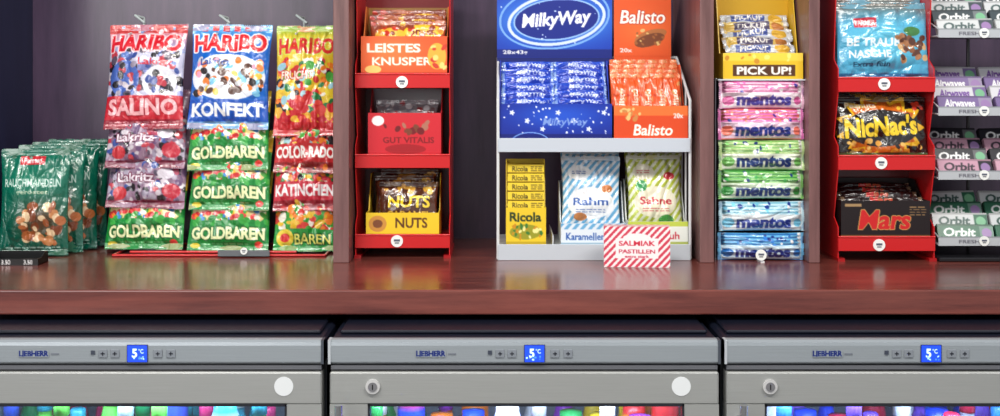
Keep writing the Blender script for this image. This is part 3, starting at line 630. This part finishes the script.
    xk=xo(373); zk=Z(386,FY); m.cyl((xk,FY-.002,zk),(xk,FY-.006,zk),.011,.011,c(215,215,215),'steel',20); m.cyl((xk,FY-.006,zk),(xk,FY-.0075,zk),.007,.007,c(130,130,134),'steel',16); m.box(xk-.0008,xk+.0008,FY-.008,FY-.0075,zk-.004,zk+.004,BLACK)
    xk=xo(681); m.cyl((xk,FY-.002,zk),(xk,FY-.0028,zk),.0145,.0145,c(222,226,228),'plastic',24)
    xh=xo(342); zh=Z(398,FY); m.cyl((xh,FY-.04,zh),(xh,FY-.04,.25),.006,.006,c(210,212,214),'chrome',14)
    for z in(zh-.03,.29): m.cyl((xh,FY-.002,z),(xh,FY-.04,z),.005,.005,c(200,200,204),'chrome',10)
    fin(m,'door_frame')
    m=MB(); m.box(gx0+tt,gx1-tt,FY+.006,FY+.010,gz0+tt,gz1-tt,WHITE,'glass'); fin(m,'door_glass')
    m=MB()
    for zz in(.47,.24):
        for k in range(14): m.wire([(x0+t+.002,yf+.03+k*.032,zz),(x1-t-.002,yf+.03+k*.032,zz)],.002,c(220,220,224))
    m.box(x0+t+.02,x1-t-.02,yf+.012,yf+.024,ZT-.081,ZT-.076,c(235,240,255),'lamp')
    fin(m,'wire_shelves')
    m=MB()
    pal=palettes[fi]
    for (zs,hm) in((.472,.245),(.242,.20),(.111,.11)):
        nb=10
        for r_ in range(4):
            for k in range(nb):
                xx=x0+t+.03+k*(.5955-2*t-.06)/(nb-1)+RR.uniform(-.003,.003); yy=yf+.05+r_*.075; col=pal[RR.randrange(len(pal))]; cc2=pal[RR.randrange(len(pal))]; H=hm*RR.uniform(.86,1.1); R0=.023
                if r_>1 and RR.random()<.3: continue
                lab=WHITE if RR.random()<.5 else cc2
                if RR.random()<.35:   # wide-shouldered carton-like bottle with big cap
                    pr=[(.001,0,col),(R0,.003,col),(R0,H*.3,lab),(R0,H*.7,lab),(R0,H*.72,col),(R0,H*.88,col),(R0*.8,H*.93,cc2),(R0*.8,H*.99,cc2),(.0005,H,cc2)]
                else:
                    pr=[(.001,0,col),(R0*.9,.001,col),(R0,.006,col),(R0,H*.25,col),(R0+.0004,H*.25,lab),(R0+.0004,H*.55,lab),(R0,H*.55,col),(R0,H*.62,col),(R0*.8,H*.74,col),(.012,H*.84,col),(.011,H*.89,col),(.0125,H*.89,cc2),(.0125,H*.99,cc2),(.010,H,cc2),(.0005,H,cc2)]
                m.lathe(pr,(xx,yy,zs),col,'plastic',14)
    fin(m,'drink_bottles')
    L=bpy.data.lights.new('fridge_led','AREA'); L.shape='RECTANGLE'; L.size=.48; L.size_y=.02; L.energy=1.5; L.color=(.6,.75,1)
    lo=bpy.data.objects.new('fridge_led',L); bpy.context.scene.collection.objects.link(lo); lo.location=((x0+x1)/2,yf+.02,ZT-.084); lo.rotation_euler=(math.radians(25),0,0)
    bpy.context.view_layer.update(); lo.parent=emp; lo.matrix_parent_inverse=emp.matrix_world.inverted()

# ================================================================== LIGHT / CAMERA
def area(name,loc,tgt,sx,sy,e,col):
    L=bpy.data.lights.new(name,'AREA'); L.shape='RECTANGLE'; L.size=sx; L.size_y=sy; L.energy=e; L.color=col
    ob=bpy.data.objects.new(name,L); bpy.context.scene.collection.objects.link(ob); ob.location=loc
    ob.rotation_euler=(Vector(tgt)-Vector(loc)).to_track_quat('-Z','Y').to_euler()
area('highlight_strip',(-.7,-1.6,2.6),(-.2,0,1.0),1.3,.14,34,(1,.96,.9))  # unseen overhead strip light, added to put highlights on the packaging
area('highlight_strip',(.9,-1.8,2.6),(.3,0,1.0),1.3,.14,34,(1,.96,.9))  # second added strip light, right side, same highlight purpose
area('left_area_light',(-1.6,-3.4,1.9),(0,0,1.0),1.6,1.2,30,(1,.98,.96))  # large area light behind the camera on the left, no window modelled
w=bpy.data.worlds.new('w'); bpy.context.scene.world=w; w.use_nodes=True
w.node_tree.nodes['Background'].inputs['Color'].default_value=(.92,.95,1,1); w.node_tree.nodes['Background'].inputs['Strength'].default_value=.45
cam=bpy.data.cameras.new('camera'); co=bpy.data.objects.new('camera',cam); bpy.context.scene.collection.objects.link(co)
co.location=(0,-D,CZ); co.rotation_euler=(math.radians(90),0,0); cam.sensor_width=36; cam.lens=FP*36/1000; cam.shift_y=-(208-HY)/1000.0; cam.clip_start=.05
bpy.context.scene.camera=co
bpy.context.scene.view_settings.view_transform='Standard'
